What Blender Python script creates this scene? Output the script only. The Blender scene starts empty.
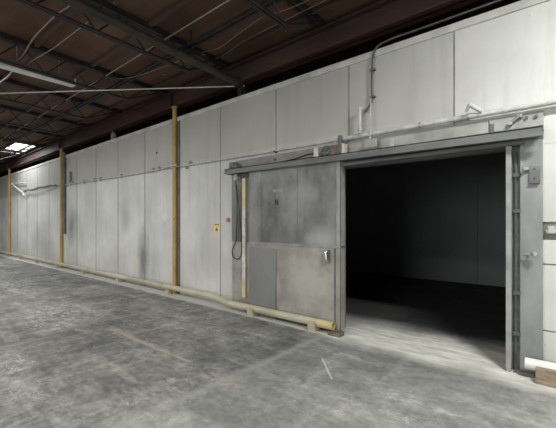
import bpy, bmesh, math, random
from mathutils import Vector, Matrix
random.seed(4)
S = bpy.context.scene
COL = S.collection

# ------------------------------------------------------------------ camera
cam_d = bpy.data.cameras.new('camera')
cam = bpy.data.objects.new('camera', cam_d)
COL.objects.link(cam)
cam.location = (0, -4.167, 1.45)
cam.rotation_euler = (math.radians(90), 0, math.radians(40.35))
cam_d.sensor_width = 36
cam_d.lens = 350 / 556 * 36
cam_d.shift_y = 9 / 556
cam_d.clip_start = 0.05
cam_d.clip_end = 200
S.camera = cam

# ------------------------------------------------------------------ world, lights, exposure
S.view_settings.view_transform = 'Standard'
S.view_settings.look = 'None'
S.view_settings.gamma = 1
S.view_settings.use_curve_mapping = False
S.view_settings.exposure = 0.55
W = bpy.data.worlds.new('world')
S.world = W
W.use_nodes = True
W.node_tree.nodes['Background'].inputs[0].default_value = (0.75, 0.85, 1.0, 1)
W.node_tree.nodes['Background'].inputs[1].default_value = 0.02


def area(name, loc, size, energy, color, rot=(0, 0, 0), spread=180):
    d = bpy.data.lights.new(name, 'AREA')
    d.shape = 'RECTANGLE'
    d.size, d.size_y = size
    d.energy = energy
    d.color = color
    d.spread = math.radians(spread)
    o = bpy.data.objects.new(name, d)
    o.location = loc
    o.rotation_euler = rot
    COL.objects.link(o)
    return o


R90 = math.radians(90)
# strip lights of the hall, in rows under the roof
area('ceiling_light_near', (1.0, -1.9, 4.05), (0.9, 0.25), 132, (0.99, 1.0, 0.96))
area('ceiling_light_behind', (-2.2, -6.2, 4.1), (3.0, 0.8), 140, (1.0, 0.99, 0.95))
area('ceiling_light_mid', (-8.5, -5.2, 4.1), (4.0, 0.8), 215, (1.0, 0.99, 0.97))
area('ceiling_light_far', (-16.5, -4.6, 4.1), (4.0, 1.0), 200, (0.98, 0.99, 1.0))
# skylight daylight at the far end
area('skylight_daylight', (-16.3, -0.75, 4.20), (2.4, 0.35), 42, (0.97, 0.99, 1.0))
# added soft fill lamps behind and right of the camera, no openings there
area('added_fill_behind', (-3.0, -15.4, 1.9), (9.0, 3.4), 300, (0.96, 0.98, 1.0), (R90, 0, 0))
area('added_fill_side', (10.4, -7.0, 1.9), (5.0, 3.2), 200, (0.97, 0.98, 1.0), (R90, 0, R90))


# ------------------------------------------------------------------ material helpers
def set_in(node, name, val):
    node.inputs[name].default_value = val


class NT:
    def __init__(self, name):
        self.m = bpy.data.materials.new(name)
        self.m.use_nodes = True
        self.t = self.m.node_tree
        self.b = self.t.nodes['Principled BSDF']
        self.pos = self.t.nodes.new('ShaderNodeNewGeometry').outputs['Position']

    def n(self, typ, **kw):
        nd = self.t.nodes.new(typ)
        for k, v in kw.items():
            setattr(nd, k, v)
        return nd

    def l(self, a, b):
        self.t.links.new(a, b)

    def plug(self, sock, v):
        if isinstance(v, (int, float, tuple, list, Vector)):
            sock.default_value = v
        else:
            self.l(v, sock)

    def vm(self, op, a, b=None):
        nd = self.n('ShaderNodeVectorMath', operation=op)
        self.plug(nd.inputs[0], a)
        if b is not None:
            self.plug(nd.inputs[1], b)
        return nd.outputs['Value'] if op == 'LENGTH' else nd.outputs['Vector']

    def ma(self, op, a, b=0.0, clamp=False):
        nd = self.n('ShaderNodeMath', operation=op, use_clamp=clamp)
        self.plug(nd.inputs[0], a)
        self.plug(nd.inputs[1], b)
        return nd.outputs[0]

    def noise(self, scale, stretch=(1, 1, 1), detail=5, rough=0.55, off=(0, 0, 0), dist=0.0):
        v = self.vm('MULTIPLY', self.pos, stretch)
        v = self.vm('ADD', v, off)
        nd = self.n('ShaderNodeTexNoise')
        nd.inputs['Scale'].default_value = scale
        nd.inputs['Detail'].default_value = detail
        nd.inputs['Roughness'].default_value = rough
        nd.inputs['Distortion'].default_value = dist
        self.l(v, nd.inputs['Vector'])
        return nd.outputs['Fac']

    def ramp(self, v, lo, hi, a=0.0, b=1.0):
        nd = self.n('ShaderNodeMapRange', clamp=True)
        self.plug(nd.inputs['Value'], v)
        for k, x in zip(('From Min', 'From Max', 'To Min', 'To Max'), (lo, hi, a, b)):
            nd.inputs[k].default_value = x
        return nd.outputs['Result']

    def mix(self, fac, a, b, mode='MIX'):
        nd = self.n('ShaderNodeMix', data_type='RGBA', blend_type=mode)
        self.plug(nd.inputs['Factor'], fac)
        for s, v in ((nd.inputs[6], a), (nd.inputs[7], b)):
            if isinstance(v, tuple) and len(v) == 3:
                v = v + (1,)
            self.plug(s, v)
        return nd.outputs[2]

    def blob(self, c, r, soft=0.5, warp=0.25, wscale=2.5):
        """a stain with its own outline: 1 inside, 0 outside"""
        v = self.vm('SUBTRACT', self.pos, c)
        v = self.vm('MULTIPLY', v, tuple(1 / x if x else 0 for x in r))
        ln = self.vm('LENGTH', v)
        ln = self.ma('ADD', ln, self.ma('MULTIPLY', self.ma('SUBTRACT', self.noise(wscale, detail=4, off=(c[0], 3, 1)), 0.5), warp * 6))
        return self.ramp(ln, 1 + soft, 1 - soft)

    def step(self, axis, lo, hi, warp=0.0, wscale=3, stretch=(1, 1, 1)):
        sx = self.n('ShaderNodeSeparateXYZ')
        self.l(self.pos, sx.inputs[0])
        v = sx.outputs[axis]
        if warp:
            v = self.ma('ADD', v, self.ma('MULTIPLY', self.ma('SUBTRACT', self.noise(wscale, stretch=stretch, detail=6), 0.5), warp))
        return self.ramp(v, lo, hi)

    def line(self, a, b, w, soft=0.4, warp=0.0):
        """a thin painted or scratched line on the floor from a to b"""
        a, b = Vector(a), Vector(b)
        d = b - a
        L = d.length
        u = d / L
        c = (a + b) / 2
        v = self.vm('SUBTRACT', self.pos, (c.x, c.y, 0))
        dots = []
        for ax in ((u.x, u.y, 0), (-u.y, u.x, 0)):
            nd = self.n('ShaderNodeVectorMath', operation='DOT_PRODUCT')
            self.l(v, nd.inputs[0])
            nd.inputs[1].default_value = ax
            dots.append(self.ma('ABSOLUTE', nd.outputs['Value']))
        f1 = self.ramp(dots[0], L / 2, L / 2 - w)
        e = dots[1]
        if warp:
            e = self.ma('ADD', e, self.ma('MULTIPLY', self.ma('SUBTRACT', self.noise(5, detail=5), 0.5), warp))
        f2 = self.ramp(e, w * (1 + soft), w * (1 - soft))
        return self.ma('MULTIPLY', f1, f2)

    def done(self, col, rough=0.7, metal=0.0, bump=None, bs=0.2, bd=0.01, spec=0.4):
        if isinstance(col, tuple):
            col = col if len(col) == 4 else col + (1,)
        self.plug(self.b.inputs['Base Color'], col)
        self.plug(self.b.inputs['Roughness'], rough)
        self.b.inputs['Metallic'].default_value = metal
        self.b.inputs['Specular IOR Level'].default_value = spec
        if bump is not None:
            nd = self.n('ShaderNodeBump')
            nd.inputs['Strength'].default_value = bs
            nd.inputs['Distance'].default_value = bd
            self.l(bump, nd.inputs['Height'])
            self.l(nd.outputs[0], self.b.inputs['Normal'])
        return self.m


def simple(name, a, b, scale=6, stretch=(1, 1, 1), rough=0.6, metal=0.0, lo=0.35, hi=0.65, chips=None, bs=0.15):
    t = NT(name)
    nz = t.noise(scale, stretch, detail=6)
    c = t.mix(t.ramp(nz, lo, hi), a, b)
    if chips:
        c = t.mix(t.ramp(t.noise(scale * 4, off=(7, 3, 1), detail=5), 0.60, 0.66), c, chips)
    return t.done(c, rough, metal, nz, bs, 0.004)


# --- concrete floor
def floor_material():
    t = NT('worn_concrete')
    base = t.mix(t.ramp(t.noise(0.55, detail=7, rough=0.6), 0.36, 0.66), (0.125, 0.127, 0.122), (0.265, 0.265, 0.252))
    # wheel-worn streaks, both along the aisle and towards the door
    s1 = t.ramp(t.noise(1.0, (0.5, 3.2, 1), detail=6, rough=0.65), 0.50, 0.66)
    base = t.mix(t.ma('MULTIPLY', s1, 0.6), base, (0.37, 0.37, 0.35))
    s2 = t.ramp(t.noise(1.0, (3.6, 0.45, 1), detail=6, rough=0.65, off=(9, 2, 0)), 0.52, 0.66)
    base = t.mix(t.ma('MULTIPLY', s2, 0.55), base, (0.36, 0.36, 0.34))
    d1 = t.ramp(t.noise(1.3, (0.8, 1.6, 1), detail=8, rough=0.7, off=(2, 8, 0)), 0.56, 0.72)
    base = t.mix(t.ma('MULTIPLY', d1, 0.6), base, (0.075, 0.077, 0.078))
    fine = t.noise(14, detail=8, rough=0.7)
    mid = t.noise(3.2, (1, 1.3, 1), detail=9, rough=0.75, off=(5, 9, 1), dist=0.4)
    base = t.mix(0.7, base, t.mix(t.ramp(mid, 0.38, 0.60), (0.60, 0.60, 0.60), (1.40, 1.39, 1.36)), 'MULTIPLY')
    base = t.mix(0.55, base, t.mix(t.ramp(fine, 0.34, 0.66), (0.45, 0.45, 0.45), (1.5, 1.5, 1.5)), 'MULTIPLY')
    # white scuffs and spill
    for c, r, a in (((-6.5, -2.15, 0), (0.8, 0.30, 9), 0.95), ((-5.8, -2.55, 0), (0.5, 0.16, 9), 0.85),
                    ((-9.5, -1.9, 0), (1.2, 0.25, 9), 0.5), ((-4.4, -3.2, 0), (0.35, 0.16, 9), 0.8),
                    ((-2.75, -2.0, 0), (0.28, 0.16, 9), 0.3), ((-4.0, -1.15, 0), (0.7, 0.12, 9), 0.3),
                    ((-1.05, -1.25, 0), (0.40, 0.10, 9), 0.7), ((-12.0, -2.2, 0), (3.2, 0.9, 9), 0.3), ((-2.6, -2.35, 0), (0.3, 0.08, 9), 0.7), ((-1.6, -1.6, 0), (0.35, 0.10, 9), 0.6),
                    ((-1.9, -0.75, 0), (0.5, 0.10, 9), 0.5), ((-17, -2.0, 0), (5, 1.2, 9), 0.3), ((-3.6, -3.3, 0), (0.3, 0.15, 9), 0.6), ((-0.95, -1.6, 0), (0.25, 0.10, 9), 0.6)):
        f = t.ma('MULTIPLY', t.blob(c, r, 0.6, 0.35, 4), t.ramp(t.noise(6, (1, 1.6, 1), detail=10, rough=0.85, off=(4, 4, 4), dist=0.6), 0.50, 0.58))
        base = t.mix(t.ma('MULTIPLY', f, a * 0.7), base, (0.72, 0.72, 0.69))
    sp = t.ramp(t.noise(9, (1, 2.2, 1), detail=3, off=(1, 5, 2)), 0.70, 0.73)
    base = t.mix(t.ma('MULTIPLY', sp, 0.6), base, (0.60, 0.61, 0.60))
    # a slab joint with a paler slab towards the doorway
    base = t.mix(t.ma('MULTIPLY', t.step('X', -2.55, -2.35, 0.25, 2), 0.22), base, (0.36, 0.37, 0.355))
    base = t.mix(t.ma('MULTIPLY', t.line((-2.47, -0.45), (-2.47, -6), 0.05, 0.8, 0.05), 0.4), base, (0.38, 0.385, 0.36))
    # faded orange paint line
    brk = t.ramp(t.noise(6, (1, 1, 1), detail=5, off=(3, 3, 3)), 0.40, 0.50)
    base = t.mix(t.ma('MULTIPLY', t.ma('MULTIPLY', t.line((-4.85, -2.0), (-3.05, -1.98), 0.022, 0.5, 0.01), 0.75), t.ramp(brk, 0, 1, 0.55, 1)), base, (0.46, 0.35, 0.25))
    base = t.mix(t.ma('MULTIPLY', t.ma('MULTIPLY', t.line((-2.75, -2.0), (-2.25, -2.04), 0.022, 0.5, 0.02), 0.6), brk), base, (0.47, 0.33, 0.22))
    base = t.mix(t.ma('MULTIPLY', t.line((-2.07, -1.0), (-1.72, -1.37), 0.008, 0.5), 0.7), base, (0.66, 0.66, 0.64))
    # pale cement strip along the foot of the wall
    f = t.ma('MULTIPLY', t.step('Y', -0.36, -0.30, 0.10, 3), t.step('X', -1.9, -2.3, 0.2, 3))
    base = t.mix(t.ma('MULTIPLY', f, 0.85), base, (0.62, 0.615, 0.58))
    # dusty apron at the doorway, whitened to paint in the light falling there
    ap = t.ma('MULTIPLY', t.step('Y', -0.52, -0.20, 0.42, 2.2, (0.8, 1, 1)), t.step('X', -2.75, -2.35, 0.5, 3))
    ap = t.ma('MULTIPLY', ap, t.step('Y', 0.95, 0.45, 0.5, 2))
    lit_dust = t.mix(t.ramp(t.noise(3.2, (0.7, 3, 1), detail=8, rough=0.7), 0.36, 0.62), (0.52, 0.51, 0.46), (0.93, 0.92, 0.86))
    base = t.mix(t.ma('MULTIPLY', ap, 0.92), base, lit_dust)
    # unlit depth of the cold store, painted into the slab as near-black
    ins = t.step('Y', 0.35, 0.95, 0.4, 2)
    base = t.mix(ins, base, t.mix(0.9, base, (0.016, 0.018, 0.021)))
    ro = t.ramp(t.noise(2.0, detail=5, off=(6, 6, 6)), 0.35, 0.65, 0.62, 0.88)
    return t.done(base, ro, 0, fine, 0.25, 0.006, 0.35)


# --- painted wall panels
def wall_material(name, a, b, stains=True, dirt=1.0):
    t = NT(name)
    c = t.mix(t.ramp(t.noise(0.9, detail=6, rough=0.6), 0.35, 0.68), a, b)
    st = t.ramp(t.noise(1.0, (5, 5, 0.45), detail=6, rough=0.65), 0.50, 0.75)
    c = t.mix(t.ma('MULTIPLY', st, 0.38 * dirt), c, tuple(x * 0.55 for x in a))
    # each panel has weathered a little differently
    sx = t.n('ShaderNodeSeparateXYZ')
    t.l(t.pos, sx.inputs[0])
    cell = t.ma('FLOOR', t.ma('DIVIDE', t.ma('ADD', sx.outputs['X'], 1.01), 1.311))
    wn = t.n('ShaderNodeTexWhiteNoise', noise_dimensions='1D')
    t.l(cell, wn.inputs['W'])
    tint = t.ramp(wn.outputs['Value'], 0, 1, 0.90, 1.05)
    comb = t.n('ShaderNodeCombineColor')
    for i in range(3):
        t.l(tint, comb.inputs[i])
    c = t.mix(1.0, c, comb.outputs[0], 'MULTIPLY')
    if stains:
        c = t.mix(t.ma('MULTIPLY', t.ma('MULTIPLY', t.step('Z', 1.0, 0.1, 0.9, 1.6), t.step('X', -6, -8, 0.5)), 0.30), c, (0.30, 0.30, 0.28))
        for cc, r, al, k in (((-7.64, 0, 0.62), (0.20, 9, 0.50), 0.8, (0.14, 0.15, 0.15)), ((-7.2, 0, 0.35), (0.16, 9, 0.30), 0.3, (0.2, 0.2, 0.2)),
                             ((-12.0, 0, 1.35), (0.30, 9, 0.45), 0.75, (0.16, 0.16, 0.16)), ((-8.5, 0, 1.55), (0.22, 9, 0.30), 0.5, (0.25, 0.25, 0.25)),
                             ((-8.9, 0, 0.8), (0.35, 9, 0.30), 0.2, (0.35, 0.33, 0.25)), ((-15.0, 0, 0.9), (0.7, 9, 0.5), 0.4, (0.22, 0.22, 0.22)),
                             ((-11.3, 0, 1.0), (0.5, 9, 0.3), 0.2, (0.3, 0.3, 0.28)), ((-14.4, 0, 0.5), (0.5, 9, 0.5), 0.35, (0.25, 0.25, 0.25)),
                             ((-6.75, 0, 1.57), (0.07, 9, 0.07), 0.35, (0.9, 0.9, 0.88))):
            c = t.mix(t.ma('MULTIPLY', t.blob(cc, r, 0.7, 0.22, 2.5), al), c, k)
        # dimmer light above the pipe run, painted in as a duller, browner tone
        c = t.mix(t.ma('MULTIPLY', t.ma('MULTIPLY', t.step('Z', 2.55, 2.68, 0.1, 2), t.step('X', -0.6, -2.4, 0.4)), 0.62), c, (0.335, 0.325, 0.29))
        # rust freckles near the doorway head
        fr = t.ramp(t.noise(16, detail=2, off=(5, 1, 2)), 0.735, 0.75)
        c = t.mix(t.ma('MULTIPLY', fr, t.step('X', -0.9, -0.5)), c, (0.30, 0.24, 0.17))
    nz = t.noise(4, detail=5)
    return t.done(c, 0.62, 0, nz, 0.10, 0.006, 0.35)


M = {}
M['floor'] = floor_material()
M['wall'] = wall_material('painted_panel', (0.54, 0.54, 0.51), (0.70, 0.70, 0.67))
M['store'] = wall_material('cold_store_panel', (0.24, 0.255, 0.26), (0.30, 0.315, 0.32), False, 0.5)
M['hall'] = simple('hall_wall_paint', (0.30, 0.29, 0.27), (0.38, 0.37, 0.34), 1.2)
M['cap'] = simple('wall_cap_metal', (0.42, 0.42, 0.39), (0.62, 0.62, 0.58), 3)
M['dark_gap'] = simple('seam_sealant', (0.05, 0.05, 0.05), (0.08, 0.08, 0.08), 9)
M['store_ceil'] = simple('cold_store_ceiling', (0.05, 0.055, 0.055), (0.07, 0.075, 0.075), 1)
M['beam'] = simple('red_oxide_steel', (0.040, 0.021, 0.018), (0.070, 0.034, 0.028), 2, (0.5, 1, 2), 0.6)
M['joist'] = simple('black_steel', (0.010, 0.010, 0.011), (0.028, 0.024, 0.022), 6, rough=0.55)
M['joist_pipe'] = simple('dull_brown_pipe', (0.030, 0.022, 0.017), (0.052, 0.040, 0.032), 5, rough=0.5)
M['purlin'] = simple('brown_timber', (0.05, 0.032, 0.024), (0.085, 0.055, 0.042), 3, (0.5, 6, 6))
M['white_pipe'] = simple('white_painted_pipe', (0.42, 0.42, 0.39), (0.62, 0.62, 0.58), 7, chips=(0.38, 0.36, 0.32))
M['rail'] = simple('cream_painted_steel', (0.36, 0.33, 0.225), (0.52, 0.50, 0.38), 3.5, (0.6, 1, 1), 0.5, chips=(0.50, 0.42, 0.20))
M['rail_yellow'] = simple('worn_yellow_end', (0.50, 0.42, 0.18), (0.62, 0.54, 0.30), 6, rough=0.5, chips=(0.40, 0.34, 0.20))
M['rail_white'] = simple('white_rail_paint', (0.66, 0.66, 0.62), (0.80, 0.80, 0.76), 5, rough=0.5)
M['block'] = simple('painted_support', (0.34, 0.31, 0.20), (0.46, 0.42, 0.28), 8)
M['wood'] = simple('brown_wood', (0.20, 0.155, 0.105), (0.33, 0.27, 0.19), 4, (2, 8, 12))
M['yellow'] = simple('yellow_post_paint', (0.34, 0.23, 0.055), (0.48, 0.34, 0.10), 3, (1, 1, 0.5), 0.5, chips=(0.30, 0.20, 0.06))
M['angle'] = simple('dark_grey_angle', (0.10, 0.10, 0.10), (0.17, 0.17, 0.16), 4)
M['galv'] = simple('galvanised_metal', (0.30, 0.30, 0.29), (0.46, 0.46, 0.45), 9, rough=0.42, metal=0.5)
M['steel'] = simple('bright_steel', (0.55, 0.55, 0.53), (0.75, 0.75, 0.72), 9, rough=0.3, metal=0.8)
M['rust'] = simple('rusty_brown_metal', (0.10, 0.085, 0.07), (0.19, 0.16, 0.13), 12, rough=0.7)
M['sealant'] = simple('panel_sealant', (0.17, 0.168, 0.155), (0.27, 0.265, 0.245), 5)
M['rod'] = simple('dark_rod', (0.07, 0.072, 0.07), (0.12, 0.12, 0.115), 9)
M['black'] = simple('black_rubber', (0.015, 0.015, 0.015), (0.03, 0.03, 0.03), 9)
M['track'] = simple('track_grey_paint', (0.12, 0.125, 0.122), (0.20, 0.206, 0.20), 3, (0.6, 2, 3), 0.5)
M['lintel'] = simple('lintel_grey', (0.10, 0.105, 0.103), (0.17, 0.177, 0.172), 3, (0.6, 2, 4), 0.6)
M['sheet_blue'] = simple('blue_grey_sheet', (0.19, 0.205, 0.20), (0.29, 0.305, 0.295), 3, (1, 1, 0.6), 0.5)
M['leaf_edge'] = simple('jamb_edge_metal', (0.22, 0.225, 0.215), (0.35, 0.357, 0.34), 4)
M['housing'] = simple('fixture_enamel', (0.72, 0.71, 0.65), (0.82, 0.81, 0.76), 6, rough=0.45)
M['lamp_tube'] = simple('unlit_lamp_tube', (0.72, 0.72, 0.68), (0.80, 0.80, 0.77), 6, rough=0.3)
M['board_yellow'] = simple('yellow_board_paint', (0.62, 0.53, 0.24), (0.74, 0.66, 0.36), 6)
M['board_white'] = simple('white_board_paint', (0.55, 0.54, 0.48), (0.75, 0.74, 0.68), 6, chips=(0.45, 0.40, 0.25))
M['sign'] = simple('yellow_sign', (0.75, 0.58, 0.12), (0.82, 0.66, 0.18), 12)
M['sign_ink'] = simple('sign_ink', (0.10, 0.07, 0.02), (0.14, 0.10, 0.03), 12)
M['red'] = simple('faded_red', (0.35, 0.12, 0.10), (0.42, 0.17, 0.14), 20)
M['backboard'] = simple('backboard_paint', (0.26, 0.263, 0.245), (0.42, 0.423, 0.395), 4, chips=(0.40, 0.38, 0.33))
M['backboard_grey'] = simple('grey_backboard', (0.19, 0.188, 0.175), (0.26, 0.257, 0.24), 4)
M['cable'] = simple('pale_cable', (0.24, 0.20, 0.17), (0.33, 0.28, 0.24), 9)
M['wire'] = simple('thin_brown_wire', (0.15, 0.11, 0.085), (0.20, 0.155, 0.12), 9)


def deck_material():
    t = NT('plywood_roof_deck')
    c = t.mix(t.ramp(t.noise(0.9, detail=6), 0.35, 0.65), (0.080, 0.045, 0.029), (0.135, 0.080, 0.054))
    c = t.mix(t.ma('MULTIPLY', t.ramp(t.noise(1, (0.6, 5, 1), detail=5), 0.45, 0.7), 0.4), c, (0.19, 0.125, 0.09))
    c = t.mix(t.ramp(t.noise(6, detail=3, off=(3, 0, 0)), 0.70, 0.74), c, (0.28, 0.24, 0.2))
    return t.done(c, 0.8, 0, t.noise(8), 0.2, 0.006, 0.2)


M['deck'] = deck_material()


def door_upper():
    t = NT('zinc_grey_door_sheet')
    c = t.mix(t.ramp(t.noise(2.2, (1, 1, 0.7), detail=8, rough=0.65), 0.36, 0.66), (0.120, 0.125, 0.120), (0.265, 0.272, 0.262))
    c = t.mix(t.ma('MULTIPLY', t.ramp(t.noise(1, (9, 9, 0.8), detail=6), 0.5, 0.75), 0.3), c, (0.34, 0.345, 0.335))
    for cc, r, al in (((-2.62, 0, 1.24), (0.20, 9, 0.13), 0.55), ((-2.9, 0, 1.9), (0.16, 9, 0.10), 0.25), ((-3.1, 0, 1.6), (0.22, 9, 0.3), 0.25)):
        c = t.mix(t.ma('MULTIPLY', t.blob(cc, r, 0.6, 0.2, 5), al), c, (0.46, 0.46, 0.44))
    return t.done(c, 0.5, 0.15, t.noise(5), 0.12, 0.004)


def door_lower():
    t = NT('beige_grey_door_sheet')
    c = t.mix(t.ramp(t.noise(2.0, detail=8, rough=0.65), 0.34, 0.66), (0.225, 0.212, 0.185), (0.400, 0.382, 0.342))
    c = t.mix(t.ma('MULTIPLY', t.ramp(t.noise(1.2, (1, 1, 5), detail=6), 0.5, 0.7), 0.25), c, (0.22, 0.215, 0.20))
    c = t.mix(t.ma('MULTIPLY', t.blob((-2.95, 0, 0.55), (0.25, 9, 0.2), 0.7, 0.3, 5), 0.35), c, (0.48, 0.465, 0.43))
    return t.done(c, 0.6, 0.0, t.noise(5), 0.12, 0.004)


M['door_upper'] = door_upper()
M['door_lower'] = door_lower()
M['plain_sheet'] = simple('plain_grey_sheet', (0.165, 0.17, 0.163), (0.225, 0.232, 0.222), 1.6, rough=0.5)
_sk = NT('skylight_glazing')
_sk.done((0.8, 0.8, 0.8), 0.5)
_sk.b.inputs['Emission Color'].default_value = (0.95, 0.98, 1.0, 1)
_sk.b.inputs['Emission Strength'].default_value = 2.2
M['skylight'] = _sk.m


# ------------------------------------------------------------------ geometry helpers
def wloc(o):
    v = Vector((0, 0, 0))
    while o is not None:
        v += o.location
        o = o.parent
    return v


def tag(o, label=None, cat=None, group=None, kind=None):
    if label:
        o['label'] = label
    if cat:
        o['category'] = cat
    if group:
        o['group'] = group
    if kind:
        o['kind'] = kind
    return o


def thing(name, loc, label, cat, group=None):
    o = bpy.data.objects.new(name, None)
    o.empty_display_size = 0.1
    o.location = loc
    COL.objects.link(o)
    return tag(o, label, cat, group)


class MB:
    """collects shapes given in world metres and links them as ONE mesh object"""

    def __init__(self):
        self.bm = bmesh.new()
        self.smooth = False

    def box(self, a, b, rot=None):
        r = bmesh.ops.create_cube(self.bm, size=1)
        c = (Vector(a) + Vector(b)) / 2
        s = Vector([abs(b[i] - a[i]) for i in range(3)])
        m = Matrix.Translation(c) @ (rot.to_4x4() if rot else Matrix.Identity(4)) @ Matrix.Diagonal((*s, 1))
        bmesh.ops.transform(self.bm, matrix=m, verts=r['verts'])
        return self

    def prism(self, prof, x0, x1):
        """profile [(y, z)] swept along x"""
        v0 = [self.bm.verts.new((x0, y, z)) for y, z in prof]
        v1 = [self.bm.verts.new((x1, y, z)) for y, z in prof]
        n = len(prof)
        for i in range(n):
            j = (i + 1) % n
            self.bm.faces.new((v0[i], v0[j], v1[j], v1[i]))
        self.bm.faces.new(v0[::-1])
        self.bm.faces.new(v1)
        return self

    def quadslab(self, pts, th):
        """four world points (a flat sheet) thickened along its normal by th"""
        p = [Vector(q) for q in pts]
        n = (p[1] - p[0]).cross(p[3] - p[0]).normalized() * th
        v0 = [self.bm.verts.new(q) for q in p]
        v1 = [self.bm.verts.new(q + n) for q in p]
        for i in range(4):
            j = (i + 1) % 4
            self.bm.faces.new((v0[i], v0[j], v1[j], v1[i]))
        self.bm.faces.new(v0[::-1])
        self.bm.faces.new(v1)
        return self

    def tube(self, pts, r, seg=12, hollow=0.0):
        self.smooth = True
        P = [Vector(p) for p in pts]
        rs = r if isinstance(r, (list, tuple)) else [r] * len(P)
        rings = []
        up = None
        for i, p in enumerate(P):
            if i == 0:
                d = P[1] - P[0]
            elif i == len(P) - 1:
                d = P[-1] - P[-2]
            else:
                d = (P[i + 1] - p).normalized() + (p - P[i - 1]).normalized()
            d.normalize()
            if up is None:
                up = Vector((0, 0, 1)) if abs(d.z) < 0.9 else Vector((1, 0, 0))
            s = d.cross(up).normalized()
            up = s.cross(d).normalized()
            rings.append([self.bm.verts.new(p + (s * math.cos(2 * math.pi * k / seg) + up * math.sin(2 * math.pi * k / seg)) * rs[i]) for k in range(seg)])
        for a, b in zip(rings, rings[1:]):
            for k in range(seg):
                self.bm.faces.new((a[k], a[(k + 1) % seg], b[(k + 1) % seg], b[k]))
        for ring, inner_p, sgn in ((rings[0], P[0], 1), (rings[-1], P[-1], -1)):
            if hollow:
                d = (P[1] - P[0]).normalized() if sgn == 1 else (P[-2] - P[-1]).normalized()
                a = [self.bm.verts.new(inner_p + (v.co - inner_p) * hollow) for v in ring]
                b = [self.bm.verts.new(v.co + d * 0.12) for v in a]
                for k in range(seg):
                    self.bm.faces.new((ring[k], ring[(k + 1) % seg], a[(k + 1) % seg], a[k]))
                    self.bm.faces.new((a[k], a[(k + 1) % seg], b[(k + 1) % seg], b[k]))
                self.bm.faces.new(b)
            else:
                self.bm.faces.new(ring)
        return self

    def build(self, name, mat, parent=None, loc=None, bevel=0.0):
        bmesh.ops.recalc_face_normals(self.bm, faces=self.bm.faces)
        base = wloc(parent) if parent else Vector((0, 0, 0))
        if loc is not None:
            base = base * 0 + Vector(loc)
        bmesh.ops.translate(self.bm, vec=-base, verts=self.bm.verts)
        me = bpy.data.meshes.new(name)
        self.bm.to_mesh(me)
        self.bm.free()
        me.materials.append(M[mat])
        o = bpy.data.objects.new(name, me)
        COL.objects.link(o)
        if parent:
            o.parent = parent
            if loc is not None:
                o.location = Vector(loc) - wloc(parent)
        elif loc is not None:
            o.location = loc
        if self.smooth:
            for p in me.polygons:
                p.use_smooth = len(p.vertices) == 4
            me.set_sharp_from_angle(angle=math.radians(40))
        if bevel:
            b = o.modifiers.new('bevel', 'BEVEL')
            b.width = bevel
            b.segments = 2
            b.limit_method = 'ANGLE'
        return o


def struct(name, mb, mat, parent=None, bevel=0.0):
    o = mb.build(name, mat, parent, bevel=bevel)
    if parent is None:
        o['kind'] = 'structure'
    return o


def smooth_path(pts, sub=6):
    P = [Vector(p) for p in pts]
    P = [P[0] * 2 - P[1]] + P + [P[-1] * 2 - P[-2]]
    out = []
    for i in range(1, len(P) - 2):
        for k in range(sub):
            t = k / sub
            a, b, c, d = P[i - 1], P[i], P[i + 1], P[i + 2]
            out.append(0.5 * ((2 * b) + (c - a) * t + (2 * a - 5 * b + 4 * c - d) * t * t + (3 * b - a - 3 * c + d) * t ** 3))
    out.append(P[-2])
    return out


# ------------------------------------------------------------------ the setting
X0, X1 = -30.0, 11.0
YB = -16.0
OX0, OX1, OZ = -2.44, -0.52, 2.20            # the doorway
WH = 3.60                                    # height of the cold-store wall

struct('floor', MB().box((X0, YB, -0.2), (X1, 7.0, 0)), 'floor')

seams = [-1.01]
x = -1.01
for s in (-2.30, -3.58, -4.91, -6.25, -7.57, -8.90, -10.22, -11.59, -12.90, -14.11, -15.40, -16.75, -18.05, -19.40, -20.7, -22.0, -23.3, -24.6, -25.9, -27.2, -28.5):
    seams.append(s)
edges = sorted(seams + [X0, 0.30, 1.61, 2.92, 4.23, 5.54, 6.85, 8.16, 9.47, X1])
g = 0.002
w = MB()


def panel(x0, x1, z0, z1):
    if x1 - x0 < 0.03 or z1 - z0 < 0.03:
        return
    w.box((x0 + g, 0, z0), (x1 - g, 0.10, z1))


for a, b in zip(edges, edges[1:]):
    if b <= OX0 or a >= OX1 + 0.6:
        panel(a, b, 0, WH)
    else:
        cuts = sorted({a, b, *(c for c in (OX0, OX1) if a < c < b)})
        for c, d in zip(cuts, cuts[1:]):
            if OX0 - 1e-6 <= c and d <= OX1 + 1e-6:
                pass
            elif c >= OX1:                       # the pier right of the doorway, in courses
                for z0, z1 in ((0, 0.42), (0.435, 1.05), (1.065, 1.29), (1.46, 2.2)):
                    w.box((c, 0, z0), (d - g, 0.10, z1))
            else:
                panel(c, d, 0, OZ)
        panel(a, b, OZ, WH)
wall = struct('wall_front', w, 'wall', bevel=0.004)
back = MB()
back.box((X0, 0.06, 0), (OX0 - 0.001, 0.16, WH - 0.01)).box((OX1 + 0.001, 0.06, 0), (X1, 0.16, WH - 0.01)).box((OX0 - 0.001, 0.06, OZ), (OX1 + 0.001, 0.16, WH - 0.01))
struct('wall_core', back, 'dark_gap')
sl = MB()
for xx in edges[1:-1]:
    z0 = OZ + 0.33 if OX0 < xx < OX1 else 0.0
    wd = 0.008 if xx > -6 else 0.013
    sl.box((xx - wd, -0.003, z0), (xx + wd, 0.004, WH - 0.055))
struct('trim_3', sl, 'sealant')
pr = MB().box((-0.52, 0.02, 1.285), (1.5, 0.05, 1.465))
struct('trim_4', pr, 'backboard_grey')
pr = MB()
for zz in (0.4275, 1.0575):
    pr.box((-0.52, 0.008, zz - 0.01), (0.30, 0.05, zz + 0.01))
struct('trim_5', pr, 'sealant')
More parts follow.
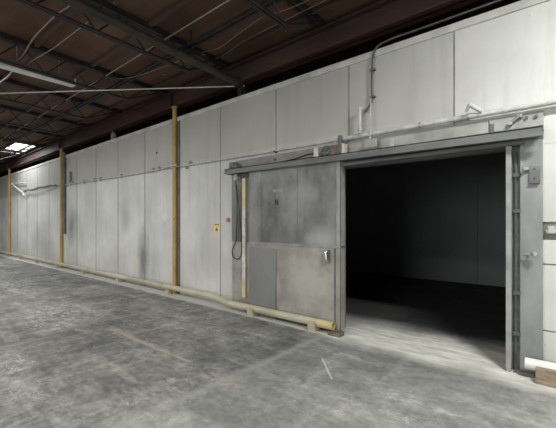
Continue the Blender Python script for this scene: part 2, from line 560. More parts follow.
struct('trim_1', MB().box((X0, -0.02, WH - 0.055), (X1, 0.20, WH + 0.03)), 'cap', bevel=0.006)

# the cold store behind the doorway
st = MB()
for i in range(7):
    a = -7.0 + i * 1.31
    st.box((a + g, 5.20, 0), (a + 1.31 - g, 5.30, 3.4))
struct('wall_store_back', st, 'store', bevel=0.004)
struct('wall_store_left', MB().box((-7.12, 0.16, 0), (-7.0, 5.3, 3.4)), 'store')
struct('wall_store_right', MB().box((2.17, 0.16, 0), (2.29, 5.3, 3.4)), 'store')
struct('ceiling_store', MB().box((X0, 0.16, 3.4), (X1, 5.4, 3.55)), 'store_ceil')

# the hall's other walls
struct('wall_back', MB().box((X0, YB - 0.2, 0), (X1, YB, 5.4)), 'hall')
struct('wall_left', MB().box((X0 - 0.2, YB, 0), (X0, 7.0, 5.4)), 'hall')
struct('wall_right', MB().box((X1, YB, 0), (X1 + 0.2, 7.0, 5.4)), 'hall')
struct('wall_rear', MB().box((X0, 7.0, 0), (X1, 7.2, 5.4)), 'hall')


# roof deck, rising gently away from the wall, with an opening for the skylight
def zd(y):
    return 4.245 - 0.03 * y


SKX0, SKX1, SKY0, SKY1 = -17.3, -14.75, -0.80, -0.12
dk = MB()
T = 0.06
for x0, x1, y0, y1 in ((X0, SKX0, YB, 7.0), (SKX1, X1, YB, 7.0), (SKX0, SKX1, YB, SKY0), (SKX0, SKX1, SKY1, 7.0)):
    dk.prism([(y0, zd(y0)), (y1, zd(y1)), (y1, zd(y1) + T), (y0, zd(y0) + T)], x0, x1)
struct('ceiling', dk, 'deck')
sk = thing('skylight', (-16.3, -0.5, zd(-0.5)), 'bright skylight let into the roof deck at the far left', 'skylight')
MB().prism([(SKY0, zd(SKY0) + 0.03), (SKY1, zd(SKY1) + 0.03), (SKY1, zd(SKY1) + 0.05), (SKY0, zd(SKY0) + 0.05)], SKX0, SKX1).build('glazing', 'skylight', sk)
fr = MB()
xx = (SKX0 + SKX1) / 2
fr.prism([(SKY0 + 0.002, zd(SKY0) - 0.002), (SKY1 - 0.002, zd(SKY1) - 0.002), (SKY1 - 0.002, zd(SKY1) + 0.028), (SKY0 + 0.002, zd(SKY0) + 0.028)], xx, xx + 0.05)
fr.build('glazing_bar', 'galv', sk)

# ------------------------------------------------------------------ roof steel
BZ0, BZ1 = 3.84, 4.16
bt = thing('steel_beam', (-10, 0.0, BZ0), 'long dark red steel beam running above the top of the pale wall', 'beam')
bb = MB()
bb.box((X0, -0.10, BZ1 - 0.025), (X1, 0.10, BZ1)).box((X0, -0.10, BZ0), (X1, 0.10, BZ0 + 0.025)).box((X0, -0.012, BZ0), (X1, 0.012, BZ1))
bb.build('flanged_beam', 'beam', bt)
for xx in (-19.4, -12.9, -6.4, -0.72, 5.2):
    MB().box((xx - 0.008, -0.09, BZ0 + 0.025), (xx + 0.008, 0.09, BZ1 - 0.025)).build('stiffener', 'beam', bt)

jx = [-0.72 - 1.972 * i for i in range(13)]
order = ['nearest the right edge, directly over the doorway jamb', 'next one right of the thick pipe', 'with the thick brown pipe running alongside',
         'first to the left of the thick pipe', 'second to the left of the thick pipe', 'third to the left of the thick pipe', 'fourth to the left of the thick pipe',
         'fifth from the thick pipe, just before the skylight', 'sixth from the thick pipe, crossing under the skylight', 'seventh from the thick pipe, just beyond the skylight',
         'eighth from the thick pipe, far beyond the skylight', 'ninth from the thick pipe, far down the roof', 'last and farthest down the roof']


def joist(xc, label):
    y0, y1 = -0.02, -13.0
    r = thing('roof_joist', (xc, 0.0, BZ1), label, 'joist', 'open web joists under the roof deck')
    a = MB()
    for s in (-1, 1):
        a.prism([(y0, BZ1), (y1, zd(y1) - 0.085), (y1, zd(y1) - 0.002), (y0, zd(y0) - 0.002)], xc + s * 0.008, xc + s * 0.055)
    a.build('top_chord', 'joist', r)
    dz = 0.42
    b = MB()
    for s in (-1, 1):
        b.prism([(-0.85, zd(-0.85) - dz - 0.014), (y1, zd(y1) - dz - 0.014), (y1, zd(y1) - dz + 0.014), (-0.85, zd(-0.85) - dz + 0.014)], xc + s * 0.008, xc + s * 0.04)
    b.build('bottom_chord', 'joist', r)
    p = [(xc, -0.14, zd(-0.14) - 0.05)]
    y, k = -0.90, 0
    while y > y1 + 0.4:
        p.append((xc, y, zd(y) - (dz if k % 2 == 0 else 0.05)))
        y -= 0.34
        k += 1
    MB().tube(p, 0.017, 6).build('web', 'joist', r)
    return r


for i, xc in enumerate(jx):
    joist(xc, 'open web steel roof joist, ' + order[i])

# timbers and ties along the roof, parallel to the wall
for y, wd, hh, lab in ((-0.36, 0.04, 0.05, 'narrow brown timber batten on the deck closest to the red beam'),
                       (-1.55, 0.05, 0.05, 'brown timber batten on the deck left of the paired dark ties'),
                       (-2.40, 0.05, 0.05, 'brown timber batten crossing above the hanging strip light')):
    tag(MB().box((-26, y - wd / 2, zd(y) - 0.004 - hh), (4, y + wd / 2, zd(y) - 0.004)).build('deck_batten', 'purlin', None, loc=(-10, y, zd(y) - hh)),
        lab, 'batten')
br = thing('bridging_tie', (-10, -0.98, 4.0), 'pair of dark steel ties crossing under the joists near the red beam', 'brace')
for y, z in ((-0.93, 4.155), (-1.06, 4.10)):
    MB().box((-26, y - 0.018, z - 0.02), (4, y + 0.018, z + 0.02)).build('tie', 'joist', br)

# thick pipe running beside the third joist, ending over the wall
pi = thing('roof_pipe', (-4.38, -0.05, 3.80), 'thick dull brown pipe slung under the roof towards the wall top', 'pipe')
MB().tube([(-4.38, -0.02, 3.84), (-4.38, -12.0, 3.84 + 0.055 * 12)], 0.062, 16).build('pipe_run', 'joist_pipe', pi)
MB().tube([(-4.38, 0.0, 3.84), (-4.38, -0.10, 3.845)], 0.085, 16).build('end_flange', 'joist', pi)
MB().box((-4.43, -0.03, 3.632), (-4.33, 0.09, 3.80)).build('end_bracket', 'joist', pi)
kb = thing('clamp_bracket', (-4.45, -1.0, 4.0), 'dark clamp with crossed struts where the ties meet the thick pipe', 'bracket')
MB().box((-4.62, -1.08, 3.985), (-4.30, -0.90, 4.015)).build('plate', 'joist', kb)
MB().tube([(-4.66, -1.15, 4.20), (-4.25, -0.85, 3.98)], 0.018, 8).tube([(-4.20, -1.15, 4.20), (-4.62, -0.88, 4.0)], 0.018, 8).build('strut', 'joist', kb)
for y, w_ in ((-2.3, 'nearer the wall'), (-3.9, 'farther from the wall')):
    tag(MB().tube([(-4.44, y, 3.84 - 0.055 * y + 0.0), (-4.44, y, zd(y) - 0.01)], 0.01, 6).build('pipe_hanger', 'joist', None, loc=(-4.44, y, 3.9)),
        'thin dark hanger rod holding the thick brown pipe, ' + w_, 'hanger', 'hanger rods of the thick pipe')

# light conduit under the deck
tag(MB().tube([(-26, -1.30, 4.17), (5, -1.30, 4.17)], 0.009, 8).build('roof_conduit', 'galv', None, loc=(-10, -1.30, 4.17)),
    'thin pale conduit running straight across under the roof joists', 'conduit')
# long thin rod from the wall top across the aisle
tag(MB().tube([(-4.30, 0.02, 3.79), (-9.5, -3.72, 3.80)], 0.013, 8).build('tie_rod', 'galv', None, loc=(-4.3, 0.02, 3.79)),
    'long thin pale tie rod stretching left from the wall top below the strip light', 'rod')

# strip light, unlit, hung under a joist
fx = thing('strip_light', (-6.85, -2.3, 3.90), 'unlit white fluorescent strip light hung under the roof at upper left', 'light fixture')
a = MB()
fy0, fy1, fz = -2.84, -1.76, 3.965
a.prism([(fy0, fz), (fy1, fz), (fy1, fz + 0.055), (fy0, fz + 0.055)], -6.88, -6.78)
a.build('housing', 'angle', fx, bevel=0.004)
rf = MB()
for s in (-1, 1):
    xa, xb = -6.83 + s * 0.02, -6.83 + s * 0.115
    rf.quadslab([(xa, fy0, fz - 0.002), (xb, fy0, fz - 0.06), (xb, fy1, fz - 0.06), (xa, fy1, fz - 0.002)], 0.004)
rf.build('reflector', 'housing', fx)
MB().tube([(-6.83, fy0 + 0.03, fz - 0.045), (-6.83, fy1 - 0.03, fz - 0.045)], 0.019, 12).build('lamp_tube', 'lamp_tube', fx)
for yy in (fy0, fy1):
    MB().box((-6.90, yy - 0.01, fz - 0.07), (-6.76, yy + 0.01, fz + 0.05)).build('end_cap', 'housing', fx, bevel=0.004)
for yy in (-2.6, -2.0):
    MB().tube([(-6.83, yy, fz + 0.05), (-6.83, yy, zd(yy) - 0.003)], 0.006, 6).build('suspension_rod', 'galv', fx)

# loose cables
for nm, m, r, pts, lab in (
        ('hanging_cable', 'cable', 0.010, [(-4.3, -2.6, 4.22), (-4.75, -2.50, 4.19), (-5.25, -2.52, 4.23), (-5.75, -2.56, 4.19), (-6.1, -2.58, 4.15), (-6.6, -2.57, 4.09), (-6.80, -2.6, 4.045)],
         'pale wavy cable looping under the deck down to the strip light'),
        ('hanging_cable', 'cable', 0.007, [(-5.2, -2.15, 4.27), (-5.5, -2.22, 4.20), (-6.14, -2.32, 4.12), (-6.6, -2.42, 4.07), (-6.86, -2.45, 4.045)],
         'thinner pale cable drooping from the deck into the strip light, left end'),
        ('hanging_cable', 'white_pipe', 0.010, [(-6.965, -2.60, 3.99), (-7.0, -2.66, 3.86), (-7.12, -2.74, 3.76), (-7.5, -2.85, 3.68), (-8.0, -3.0, 3.8)],
         'white cable hanging in a loop below the left end of the strip light'),
        ('hanging_cable', 'wire', 0.006, [(-1.6, -0.62, 4.2), (-2.40, -0.72, 4.13), (-2.75, -0.82, 4.08), (-3.1, -0.84, 4.12), (-3.6, -0.80, 4.09), (-4.1, -0.75, 4.07), (-4.5, -0.76, 4.13), (-5.3, -0.95, 4.06), (-6.1, -1.1, 4.06), (-6.6, -1.2, 4.14)],
         'thin brown wire sagging under the deck between the thick pipe and the beam'),
        ('hanging_cable', 'wire', 0.005, [(-1.9, -0.5, 4.2), (-2.9, -0.62, 4.1), (-3.7, -0.55, 4.14), (-4.3, -0.50, 4.10)],
         'second thin brown wire, closer to the red beam than the other')):
    tag(MB().tube(smooth_path(pts), r, 6).build(nm, m, None, loc=pts[0]), lab, 'cable')

# ------------------------------------------------------------------ posts
for xc, lab in ((-6.29, 'yellow post standing against the wall nearest the sliding door'),
                (-12.74, 'yellow post standing against the wall, second from the door'),
                (-19.11, 'farthest yellow post against the wall at the left edge')):
    p = thing('yellow_post', (xc, -0.05, 0), lab, 'post', 'yellow posts along the wall')
    MB().tube([(xc, -0.05, 0.012), (xc, -0.05, BZ0 - 0.012)], 0.045, 20).build('shaft', 'yellow', p)
    MB().box((xc - 0.075, -0.096, 0), (xc + 0.075, -0.004, 0.014)).build('base_plate', 'yellow', p)
    MB().box((xc - 0.07, -0.098, BZ0 - 0.014), (xc + 0.07, -0.024, BZ0 - 0.001)).build('cap_plate', 'yellow', p)
tag(MB().box((-6.215, -0.03, 0.0), (-6.17, -0.001, 3.54)).build('edge_strip', 'angle', None, loc=(-6.19, -0.015, 0)),
    'narrow dark strip on the wall right beside the nearest yellow post', 'strip')
tag(MB().tube([(-12.50, -0.05, 1.1), (-12.50, -0.05, 3.72)], 0.045, 14).build('drain_pipe', 'angle', None, loc=(-12.50, -0.05, 1.1)),
    'grey drain pipe beside the second yellow post, stopping short of the floor', 'pipe')

# ------------------------------------------------------------------ bumper rails along the floor
rl = thing('bumper_rail', (-7, -0.14, 0), 'long cream pipe rail low along the wall, bent near the door', 'rail')
MB().tube([(-26, -0.152, 0.142), (-5.0, -0.152, 0.142), (-4.93, -0.154, 0.141), (-4.46, -0.236, 0.111), (-4.38, -0.24, 0.11), (-2.62, -0.24, 0.11)], 0.053, 20).build('pipe_run', 'rail', rl)
MB().tube([(-2.62, -0.24, 0.11), (-2.39, -0.24, 0.11)], 0.0535, 20, hollow=0.86).build('pipe_end', 'rail_yellow', rl)
MB().tube([(-4.97, -0.152, 0.142), (-4.92, -0.156, 0.14)], 0.056, 20).build('weld_joint', 'rail', rl)
MB().tube([(-4.48, -0.233, 0.112), (-4.43, -0.238, 0.111)], 0.056, 20).build('weld_joint', 'rail', rl)
for xc in (-25.1, -23.05, -21.0, -18.95, -16.95, -14.9, -12.8, -10.7, -8.55, -6.35):
    MB().box((xc - 0.05, -0.20, 0), (xc + 0.05, -0.105, 0.093)).build('support_block', 'block', rl, bevel=0.004)
for xc in (-3.86, -2.70):
    MB().box((xc - 0.06, -0.30, 0), (xc + 0.06, -0.18, 0.066)).build('support_block', 'block', rl, bevel=0.004)
    MB().box((xc - 0.06, -0.305, 0), (xc + 0.06, -0.296, 0.135)).build('support_plate', 'block', rl)
tag(MB().box((-2.44, -0.30, 0), (-2.27, -0.17, 0.05)).build('rusty_block', 'rust', None, loc=(-2.35, -0.23, 0), bevel=0.006),
    'small rusty brown block on the floor under the open end of the long rail', 'block')
r2 = thing('bumper_rail', (0.2, -0.15, 0), 'short white pipe rail on a wooden block at the right edge', 'rail')
MB().tube([(-0.36, -0.15, 0.135), (3.0, -0.15, 0.135)], 0.052, 20, hollow=0.86).build('pipe_run', 'rail_white', r2)
wb = tag(MB().box((-0.275, -0.255, 0), (-0.125, -0.205, 0.145)).box((-0.27, -0.205, 0), (-0.13, -0.06, 0.078)).build('wooden_block', 'wood', None, loc=(-0.20, -0.15, 0), bevel=0.004),
         'brown wooden block propping the white rail at lower right', 'wooden block')
tag(MB().box((-0.42, -0.13, 0), (-0.29, -0.07, 0.03)).box((-0.46, -0.10, 0), (-0.40, -0.05, 0.018)).build('scrap_metal', 'rust', None, loc=(-0.37, -0.1, 0)),
    'flat rusty scrap lying at the foot of the right door jamb', 'scrap')
tag(MB().tube([(-0.12, -0.09, 0.035), (0.5, -0.09, 0.035)], 0.03, 12).build('floor_pipe', 'white_pipe', None, loc=(0.1, -0.09, 0.0)),
    'thin pipe lying behind the wooden block by the wall', 'pipe')

# ------------------------------------------------------------------ doorway
fm = thing('trim_2', (-1.43, -0.03, 0), None, None)
fm['kind'] = 'structure'
MB().box((OX0 - 0.02, -0.055, OZ + 0.045), (-0.23, -0.002, 2.37)).build('lintel', 'lintel', fm, bevel=0.004)
MB().tube([(OX0 - 0.02, -0.095, OZ + 0.022), (-0.38, -0.095, OZ + 0.028)], 0.026, 12).box((OX0 - 0.02, -0.09, OZ), (-0.42, -0.002, OZ + 0.045)).build('drip_bar', 'lintel', fm)
MB().box((OX1, -0.11, 0), (OX1 + 0.045, -0.002, OZ - 0.001)).build('jamb_edge', 'leaf_edge', fm, bevel=0.004)
MB().box((OX1 + 0.045, -0.02, 0), (OX1 + 0.11, -0.002, OZ - 0.001)).build('jamb_recess', 'lintel', fm)
MB().box((OX1 + 0.11, -0.05, 0.02), (-0.235, -0.002, OZ + 0.045)).build('jamb_sheet', 'sheet_blue', fm, bevel=0.003)
MB().tube([(OX1 + 0.075, -0.045, 0.03), (OX1 + 0.075, -0.045, 2.15)], 0.009, 8).build('locking_rod', 'rod', fm)
for z in (0.35, 0.75, 1.55, 1.9):
    MB().box((OX1 + 0.05, -0.06, z), (OX1 + 0.115, -0.025, z + 0.035)).build('rod_guide', 'rod', fm)
MB().box((OX0 - 0.001, 0.0, 0.001), (OX0 + 0.004, 0.16, OZ)).box((OX1 - 0.004, 0.0, 0.001), (OX1 + 0.001, 0.16, OZ)).box((OX0, 0.0, OZ - 0.004), (OX1, 0.16, OZ + 0.001)).build('reveal', 'lintel', fm)

bd = thing('backboard', (-2.3, -0.02, 2.36), 'flat painted board on the wall above the door track', 'board')
MB().box((-4.47, -0.03, 2.34), (-2.30, -0.003, 2.52)).build('grey_board', 'backboard_grey', bd, bevel=0.003)
MB().box((-2.295, -0.03, 2.375), (-0.68, -0.003, 2.51)).box((-0.672, -0.034, 2.375), (-0.23, -0.003, 2.51)).build('white_board', 'backboard', bd, bevel=0.003)


# the sliding-door track, sloping very slightly
def ztr(x):
    return 2.362 - 0.037 * (x + 4.56) / 4.33


tr = thing('door_track', (-2.4, -0.13, 2.26), 'long grey steel track carrying the sliding door above the doorway', 'door track')
t = MB()
for y0, y1, za, zb in ((-0.225, -0.215, -0.085, 0.0), (-0.225, -0.035, -0.010, 0.0), (-0.205, -0.165, -0.085, -0.075)):
    v = []
    for xx in (-4.54, -0.225):
        z = ztr(xx)
        v.append([t.bm.verts.new((xx, yy, z + zz)) for yy, zz in ((y0, za), (y1, za), (y1, zb), (y0, zb))])
    for i in range(4):
        j = (i + 1) % 4
        t.bm.faces.new((v[0][i], v[0][j], v[1][j], v[1][i]))
    t.bm.faces.new(v[0])
    t.bm.faces.new(v[1])
t.build('rail_cover', 'track', tr)
MB().box((-4.54, -0.225, ztr(-4.6) - 0.085), (-4.532, -0.04, ztr(-4.6))).build('end_plate', 'track', tr)
for xx in (-4.47, -3.95, -1.64, -0.63):
    q = MB().box((xx - 0.02, -0.17, ztr(xx)), (xx + 0.02, -0.155, ztr(xx) + 0.10)).box((xx - 0.02, -0.17, ztr(xx)), (xx + 0.02, -0.032, ztr(xx) + 0.012))
    if xx in (-1.64, -0.63, -4.47):
        q.build('track_bracket', 'angle' if xx != -1.64 else 'white_pipe', tr, bevel=0.002)
MB().box((-4.50, -0.16, ztr(-4.5)), (-4.40, -0.05, ztr(-4.5) + 0.12)).tube([(-4.36, -0.15, ztr(-4.4) + 0.04), (-4.36, -0.06, ztr(-4.4) + 0.04)], 0.042, 14).build('end_stop', 'angle', tr)
tr2 = MB()
tr2.tube([(-0.40, -0.205, 2.25), (-0.24, -0.205, 2.25)], 0.014, 8).build('stop_bolt', 'rust', tr)

# the door
DX0, DX1, DY0, DY1 = -4.02, -2.335, -0.155, -0.058
dr = thing('sliding_door', (-3.15, -0.1, 0.03), 'grey insulated sliding door pushed open left of the doorway', 'sliding door')
core = MB().box((DX0, DY0 + 0.006, 0.035), (DX1, DY1, 2.30)).build('door_core', 'lintel', dr)
us = MB()
for a, b in ((DX0, -3.745), (-3.742, -3.05), (-3.047, -2.395)):
    us.box((a + 0.001, DY0, 1.15), (b - 0.001, DY0 + 0.008, 2.295))
us.build('upper_sheet', 'door_upper', dr, bevel=0.002)
MB().box((DX0, DY0 - 0.001, 0.04), (DX1 - 0.10, DY0 + 0.006, 1.12)).build('lower_sheet', 'door_lower', dr)
MB().box((DX0, DY0 - 0.008, 1.115), (DX1 - 0.005, DY0 + 0.006, 1.15)).build('middle_rail', 'leaf_edge', dr, bevel=0.002)
MB().box((-2.395, DY0 - 0.006, 1.15), (DX1 + 0.004, DY0 + 0.01, 2.295)).box((DX1 - 0.004, DY0 - 0.006, 1.15), (DX1 + 0.006, DY1, 2.295)).build('edge_angle', 'leaf_edge', dr)
MB().box((-2.405, DY0 - 0.005, 0.04), (DX1 + 0.004, DY0 + 0.01, 1.115)).box((DX1 - 0.004, DY0 - 0.005, 0.04), (DX1 + 0.006, DY1, 1.115)).build('edge_angle', 'door_lower', dr)
h = MB()
h.box((-2.56, DY0 - 0.014, 0.93), (-2.49, DY0 - 0.001, 1.09))
hp = h.build('handle_plate', 'rod', dr, bevel=0.004)
MB().tube(smooth_path([(-2.535, DY0 - 0.012, 1.075), (-2.535, DY0 - 0.045, 1.065), (-2.53, DY0 - 0.05, 1.0), (-2.525, DY0 - 0.045, 0.945), (-2.525, DY0 - 0.012, 0.935)], 4), 0.018, 10).build('pull_handle', 'steel', hp)
MB().box((-3.50, DY0 - 0.004, 1.915), (-3.32, DY0, 1.965)).build('name_plate', 'leaf_edge', dr)
lt = MB()
for a, b in (((-3.47, 1.72), (-3.455, 1.81)), ((-3.42, 1.72), (-3.405, 1.81))):
    lt.box((a[0], DY0 - 0.002, a[1]), (b[0], DY0 + 0.001, b[1]))
lt.quadslab([(-3.47, DY0 - 0.002, 1.81), (-3.455, DY0 - 0.002, 1.81), (-3.405, DY0 - 0.002, 1.72), (-3.42, DY0 - 0.002, 1.72)], 0.003)
lt.build('stencilled_letter', 'black', dr)
# loose sheet leaning on the door
ls = MB().quadslab([(-4.0, -0.180, 0.01), (-3.44, -0.180, 0.01), (-3.44, -0.166, 1.06), (-4.0, -0.166, 1.06)], -0.003)
tag(ls.build('metal_sheet', 'plain_sheet', None, loc=(-3.73, -0.175, 0.02)), 'plain grey metal sheet leaning on the lower left of the sliding door', 'metal sheet')

# wall plate and board left of the door
wp = thing('wall_plate', (-4.35, -0.02, 0), 'tall two-tone metal plate on the wall left of the sliding door', 'plate')
MB().box((-4.57, -0.035, 1.13), (-4.06, -0.002, 2.34)).build('upper_plate', 'door_upper', wp, bevel=0.003)
MB().box((-4.56, -0.034, 0.06), (-4.06, -0.002, 1.125)).build('lower_plate', 'door_lower', wp, bevel=0.003)
sb = thing('striped_board', (-4.18, -0.11, 0.2), 'narrow upright yellow and white board at the left edge of the door', 'board')
MB().box((-4.28, -0.062, 1.72), (-4.205, -0.036, 2.20)).build('yellow_section', 'board_yellow', sb)
MB().box((-4.28, -0.062, 0.45), (-4.205, -0.036, 1.72)).build('white_section', 'board_white', sb)
MB().box((-4.28, -0.062, 0.20), (-4.205, -0.036, 0.45)).build('yellow_section', 'board_yellow', sb)

# pull switch with its cable
ps = thing('pull_switch', (-4.38, -0.10, 2.15), 'small white pull switch with a dark cable looping down beside the board', 'switch')
MB().tube([(-4.38, -0.12, 2.17), (-4.38, -0.12, 2.27)], 0.034, 14).build('switch_body', 'white_pipe', ps)
MB().box((-4.40, -0.12, 2.20), (-4.36, -0.036, 2.24)).build('switch_arm', 'white_pipe', ps)
MB().tube(smooth_path([(-4.385, -0.12, 2.17), (-4.37, -0.10, 1.9), (-4.40, -0.07, 1.5), (-4.44, -0.06, 1.15), (-4.53, -0.06, 0.98), (-4.50, -0.06, 0.86), (-4.38, -0.06, 0.84), (-4.30, -0.06, 0.95), (-4.31, -0.06, 1.3), (-4.34, -0.08, 1.7), (-4.37, -0.11, 2.1)], 6), 0.008, 6).build('cable', 'black', ps)

# ------------------------------------------------------------------ things over the track
cp = thing('wall_pipe', (-1, -0.06, 2.57), 'white pipe running along the wall over the doorway', 'pipe')
MB().tube([(-2.45, -0.07, 2.565), (-0.10, -0.075, 2.565), (5, -0.075, 2.59)], 0.029, 14).build('pipe_run', 'white_pipe', cp)
for xx in (-2.35, -1.35, -0.86, 0.1):
    MB().tube([(xx - 0.012, -0.072, 2.565), (xx + 0.012, -0.072, 2.565)], 0.035, 14).build('coupling', 'galv', cp)
tc = thing('wall_conduit', (-9, -0.03, 2.6), 'thin pale conduit running far along the wall at pipe height', 'conduit')
MB().tube(smooth_path([(-14.2, -0.04, 2.60), (-12.5, -0.04, 2.66), (-11.2, -0.04, 2.66), (-9.5, -0.04, 2.63), (-7.7, -0.04, 2.61), (-6.6, -0.05, 2.62), (-6.48, -0.12, 2.62), (-6.12, -0.12, 2.62), (-6.0, -0.04, 2.60), (-2.5, -0.05, 2.565)], 4), 0.014, 8).build('conduit_run', 'white_pipe', tc)
for xx, zz in ((-11.9, 2.70), (-11.0, 2.67), (-10.3, 2.66), (-9.9, 2.66), (-8.7, 2.64), (-7.2, 2.64), (-6.95, 2.64)):
    MB().box((xx - 0.05, -0.06, zz - 0.05), (xx + 0.05, -0.001, zz + 0.035)).build('clip', 'galv', tc, bevel=0.004)
tag(MB().tube([(-12.0, -0.04, 2.70), (-12.0, -0.04, 3.05)], 0.028, 8).build('conduit_stub', 'angle', None, loc=(-12, -0.04, 2.7)),
    'short dark upright stub above the conduit right of the grey drain pipe', 'stub')
MB().tube([(-5.82, -0.04, 2.60), (-5.76, -0.045, 2.66)], 0.02, 8).build('fitting', 'galv', tc)
MB().tube([(-5.92, -0.04, 2.60), (-5.88, -0.045, 2.53)], 0.02, 8).build('fitting', 'galv', tc)

# the stub of white pipe
sp = thing('vent_stub', (-2.08, -0.11, 2.56), 'upright white pipe stub over the track beside the wall conduit', 'pipe')
MB().tube([(-2.08, -0.115, 2.585), (-2.08, -0.115, 2.88)], 0.020, 12).build('pipe_run', 'white_pipe', sp)
MB().tube([(-2.08, -0.115, 2.875), (-2.08, -0.115, 2.915)], 0.028, 12).tube([(-2.08, -0.12, 2.90), (-2.03, -0.10, 2.90)], 0.02, 10).build('cap', 'white_pipe', sp)
MB().tube([(-2.08, -0.115, 2.62), (-2.08, -0.115, 2.65)], 0.030, 12).build('collar', 'white_pipe', sp)
# grey conduit coming down the wall
vc = thing('grey_conduit', (-1.96, -0.04, 2.6), 'dark conduit coming down the wall from its top above the doorway', 'conduit')
MB().tube(smooth_path([(2.5, -0.03, 3.70), (0, -0.03, 3.70), (-1.3, -0.03, 3.69), (-1.75, -0.04, 3.68), (-1.92, -0.045, 3.60), (-1.955, -0.045, 3.3), (-1.955, -0.045, 3.02), (-1.965, -0.045, 2.97), (-2.03, -0.05, 2.86)], 5), 0.012, 10).build('conduit_run', 'rod', vc)
for zz in (3.38, 3.04):
    MB().box((-1.975, -0.060, zz - 0.009), (-1.915, -0.001, zz + 0.009)).build('clip', 'rust', vc)
tp = thing('hanging_tag', (-1.93, -0.12, 2.38), 'blank pale metal tag hanging from a thin rod over the track', 'tag')
MB().tube([(-1.94, -0.10, 3.0), (-1.94, -0.12, 2.49)], 0.007, 6).build('rod', 'white_pipe', tp)
MB().box((-2.01, -0.128, 2.385), (-1.85, -0.118, 2.49)).build('plate', 'backboard', tp, bevel=0.003)
# boxes and bits over the track
bx = thing('junction_box', (-2.37, -0.13, ztr(-2.4)), 'brown metal box with an upright stub on top of the door track', 'junction box')
MB().box((-2.47, -0.19, ztr(-2.47) + 0.001), (-2.30, -0.09, 2.455)).build('box_body', 'rust', bx, bevel=0.005)
MB().box((-2.30, -0.195, ztr(-2.3) + 0.001), (-2.265, -0.10, 2.475)).build('box_side', 'white_pipe', bx, bevel=0.003)
MB().tube([(-2.36, -0.13, 2.455), (-2.36, -0.13, 2.60)], 0.028, 10).build('upright_stub', 'angle', bx)
MB().tube(smooth_path([(-2.47, -0.14, 2.40), (-2.53, -0.13, 2.46), (-2.60, -0.12, 2.41), (-2.56, -0.12, 2.37)], 5), 0.012, 8).tube(smooth_path([(-2.47, -0.13, 2.44), (-2.6, -0.1, 2.5), (-2.68, -0.06, 2.45)], 5), 0.01, 8).build('wire_tails', 'angle', bx)
tag(MB().box((-2.73, -0.20, ztr(-2.7) + 0.003), (-2.66, -0.19, 2.475)).box((-2.73, -0.20, ztr(-2.7) + 0.003), (-2.66, -0.10, ztr(-2.7) + 0.01)).build('angle_bracket', 'white_pipe', None, loc=(-2.7, -0.19, ztr(-2.7)), bevel=0.002),
    'small white angle bracket upright on the track, left of the brown box', 'bracket')
tag(MB().tube(smooth_path([(-3.35, -0.13, ztr(-3.35) + 0.012), (-3.1, -0.12, 2.385), (-2.9, -0.11, 2.42), (-2.74, -0.11, 2.42)], 5), 0.010, 6).build('loose_cable', 'black', None, loc=(-3, -0.12, 2.37)),
    'black cable lying on the track left of the white bracket', 'cable')
for xx, zz in ((-3.56, 2.56), (-3.56, 2.44)):
    tag(MB().tube([(xx, -0.033 if zz < 2.5 else -0.004, zz), (xx, -0.075, zz)], 0.016, 8).build('wall_hook', 'rust', None, loc=(xx, -0.04, zz)),
        'small dark hook on the ' + ('thin conduit line over the sliding door' if zz > 2.5 else 'grey board over the sliding door, the lower of two'), 'hook')
# right-hand bits
te = thing('pipe_elbow', (-0.80, -0.11, 2.58), 'short white elbow pipe sticking up from the pipe near the board', 'pipe fitting')
MB().tube([(-0.72, -0.10, 2.585), (-0.83, -0.15, 2.67)], 0.023, 10).build('stub', 'white_pipe', te)
MB().tube([(-0.83, -0.15, 2.675), (-0.86, -0.14, 2.60)], 0.016, 10).build('nipple', 'galv', te)
tag(MB().tube([(-0.49, -0.06, 2.43), (-0.41, -0.07, 2.49)], 0.014, 8).box((-0.43, -0.075, 2.475), (-0.39, -0.033, 2.505)).box((-0.51, -0.075, 2.415), (-0.47, -0.033, 2.445)).build('cable_clamp', 'galv', None, loc=(-0.45, -0.05, 2.42)),
    'small slanted metal clamp on the white board above the door', 'clamp')
for xx, lab in ((-0.36, 'dark bolt on the white board, the left of two'), (-0.285, 'dark bolt on the white board, the right of two')):
    tag(MB().tube([(xx, -0.033, 2.465), (xx, -0.055, 2.465)], 0.016, 8).build('bolt', 'rust', None, loc=(xx, -0.04, 2.465)), lab, 'bolt', 'bolts on the white board')
lp = thing('latch_plate', (-0.30, -0.06, 1.83), 'small pale latch plate with a bolt on the right jamb sheet', 'latch')
MB().box((-0.335, -0.075, 1.84), (-0.255, -0.051, 1.99)).build('plate', 'track', lp, bevel=0.003)
MB().tube([(-0.345, -0.06, 1.965), (-0.385, -0.10, 1.965)], 0.018, 10).build('knob', 'steel', lp)
MB().box((-0.335, -0.085, 1.825), (-0.255, -0.051, 1.84)).build('lower_lip', 'rust', lp)
for zz in (1.965, 1.88):
    MB().tube([(-0.29, -0.076, zz), (-0.29, -0.085, zz)], 0.008, 8).build('screw', 'rust', lp)
kn = thing('jamb_knob', (-0.32, -0.05, 1.15), 'steel knob on a short arm sticking out of the right jamb sheet', 'knob')
MB().tube([(-0.34, -0.051, 1.15), (-0.33, -0.12, 1.15)], 0.010, 8).tube([(-0.38, -0.09, 1.145), (-0.29, -0.12, 1.16)], 0.010, 8).build('arm', 'galv', kn)
MB().tube([(-0.31, -0.11, 1.16), (-0.285, -0.13, 1.162)], 0.022, 12).build('knob', 'steel', kn)
bxr = thing('conduit_elbow', (-0.18, -0.02, 1.37), 'white conduit fitting in a recess of the wall at the right edge', 'conduit fitting')
MB().tube([(-0.21, -0.01, 1.37), (0.05, -0.01, 1.375)], 0.022, 10).build('conduit_run', 'white_pipe', bxr)
MB().box((-0.20, -0.045, 1.35), (-0.14, 0.02, 1.42)).build('fitting_body', 'white_pipe', bxr, bevel=0.012)

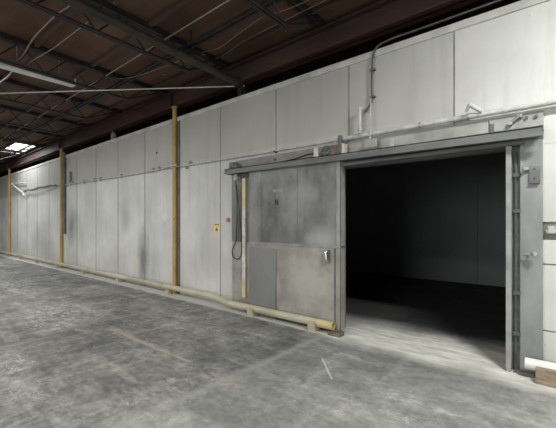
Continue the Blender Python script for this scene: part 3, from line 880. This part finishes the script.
# signs on the wall
sg = thing('warning_sign', (-5.01, -0.003, 1.29), 'small yellow warning sign on the wall left of the door', 'sign')
MB().box((-5.085, -0.006, 1.28), (-4.935, -0.001, 1.445)).build('sign_plate', 'sign', sg)
MB().box((-5.04, -0.008, 1.305), (-4.98, -0.0055, 1.34)).box((-5.025, -0.008, 1.34), (-4.995, -0.0055, 1.36)).box((-5.07, -0.008, 1.415), (-4.95, -0.0055, 1.43)).build('sign_mark', 'sign_ink', sg)
tag(MB().tube([(-4.69, -0.001, 1.505), (-4.69, -0.02, 1.505)], 0.04, 16).build('red_button', 'red', None, loc=(-4.69, -0.01, 1.505)),
    'small round faded red disc on the wall beside the yellow sign', 'disc')

# far-left pipework
zp = thing('bent_pipe', (-17, -0.08, 2.7), 'white bent pipe with an elbow on the wall near the far yellow post', 'pipe')
MB().tube([(-16.7, -0.07, 3.05), (-18.45, -0.07, 3.16), (-18.55, -0.10, 3.12)], 0.022, 8).build('upper_run', 'white_pipe', zp)
MB().tube([(-18.5, -0.10, 3.13), (-17.2, -0.10, 2.76), (-16.75, -0.11, 2.66), (-16.6, -0.12, 2.52)], 0.032, 8).build('lower_run', 'white_pipe', zp)
MB().tube(smooth_path([(-16.75, -0.09, 2.70), (-16.3, -0.09, 2.75), (-15.6, -0.09, 2.70), (-14.8, -0.09, 2.75), (-14.2, -0.09, 2.72), (-13.6, -0.09, 2.74), (-12.95, -0.15, 2.68)], 5), 0.035, 8).build('wrapped_bundle', 'track', zp)
tag(MB().box((-9.26, -0.02, 3.635), (-9.12, 0.05, 3.78)).box((-9.21, -0.02, 3.76), (-9.17, 0.02, 3.839)).build('wall_top_bracket', 'galv', None, loc=(-9.19, 0, 3.63)),
    'small grey bracket standing on the wall top under the red beam', 'bracket')
tag(MB().tube([(-7.05, -0.001, 3.0), (-7.05, -0.012, 3.0)], 0.022, 10).build('wall_plug', 'black', None, loc=(-7.05, -0.005, 3.0)),
    'small black plug in the wall panel left of the nearest yellow post', 'plug')
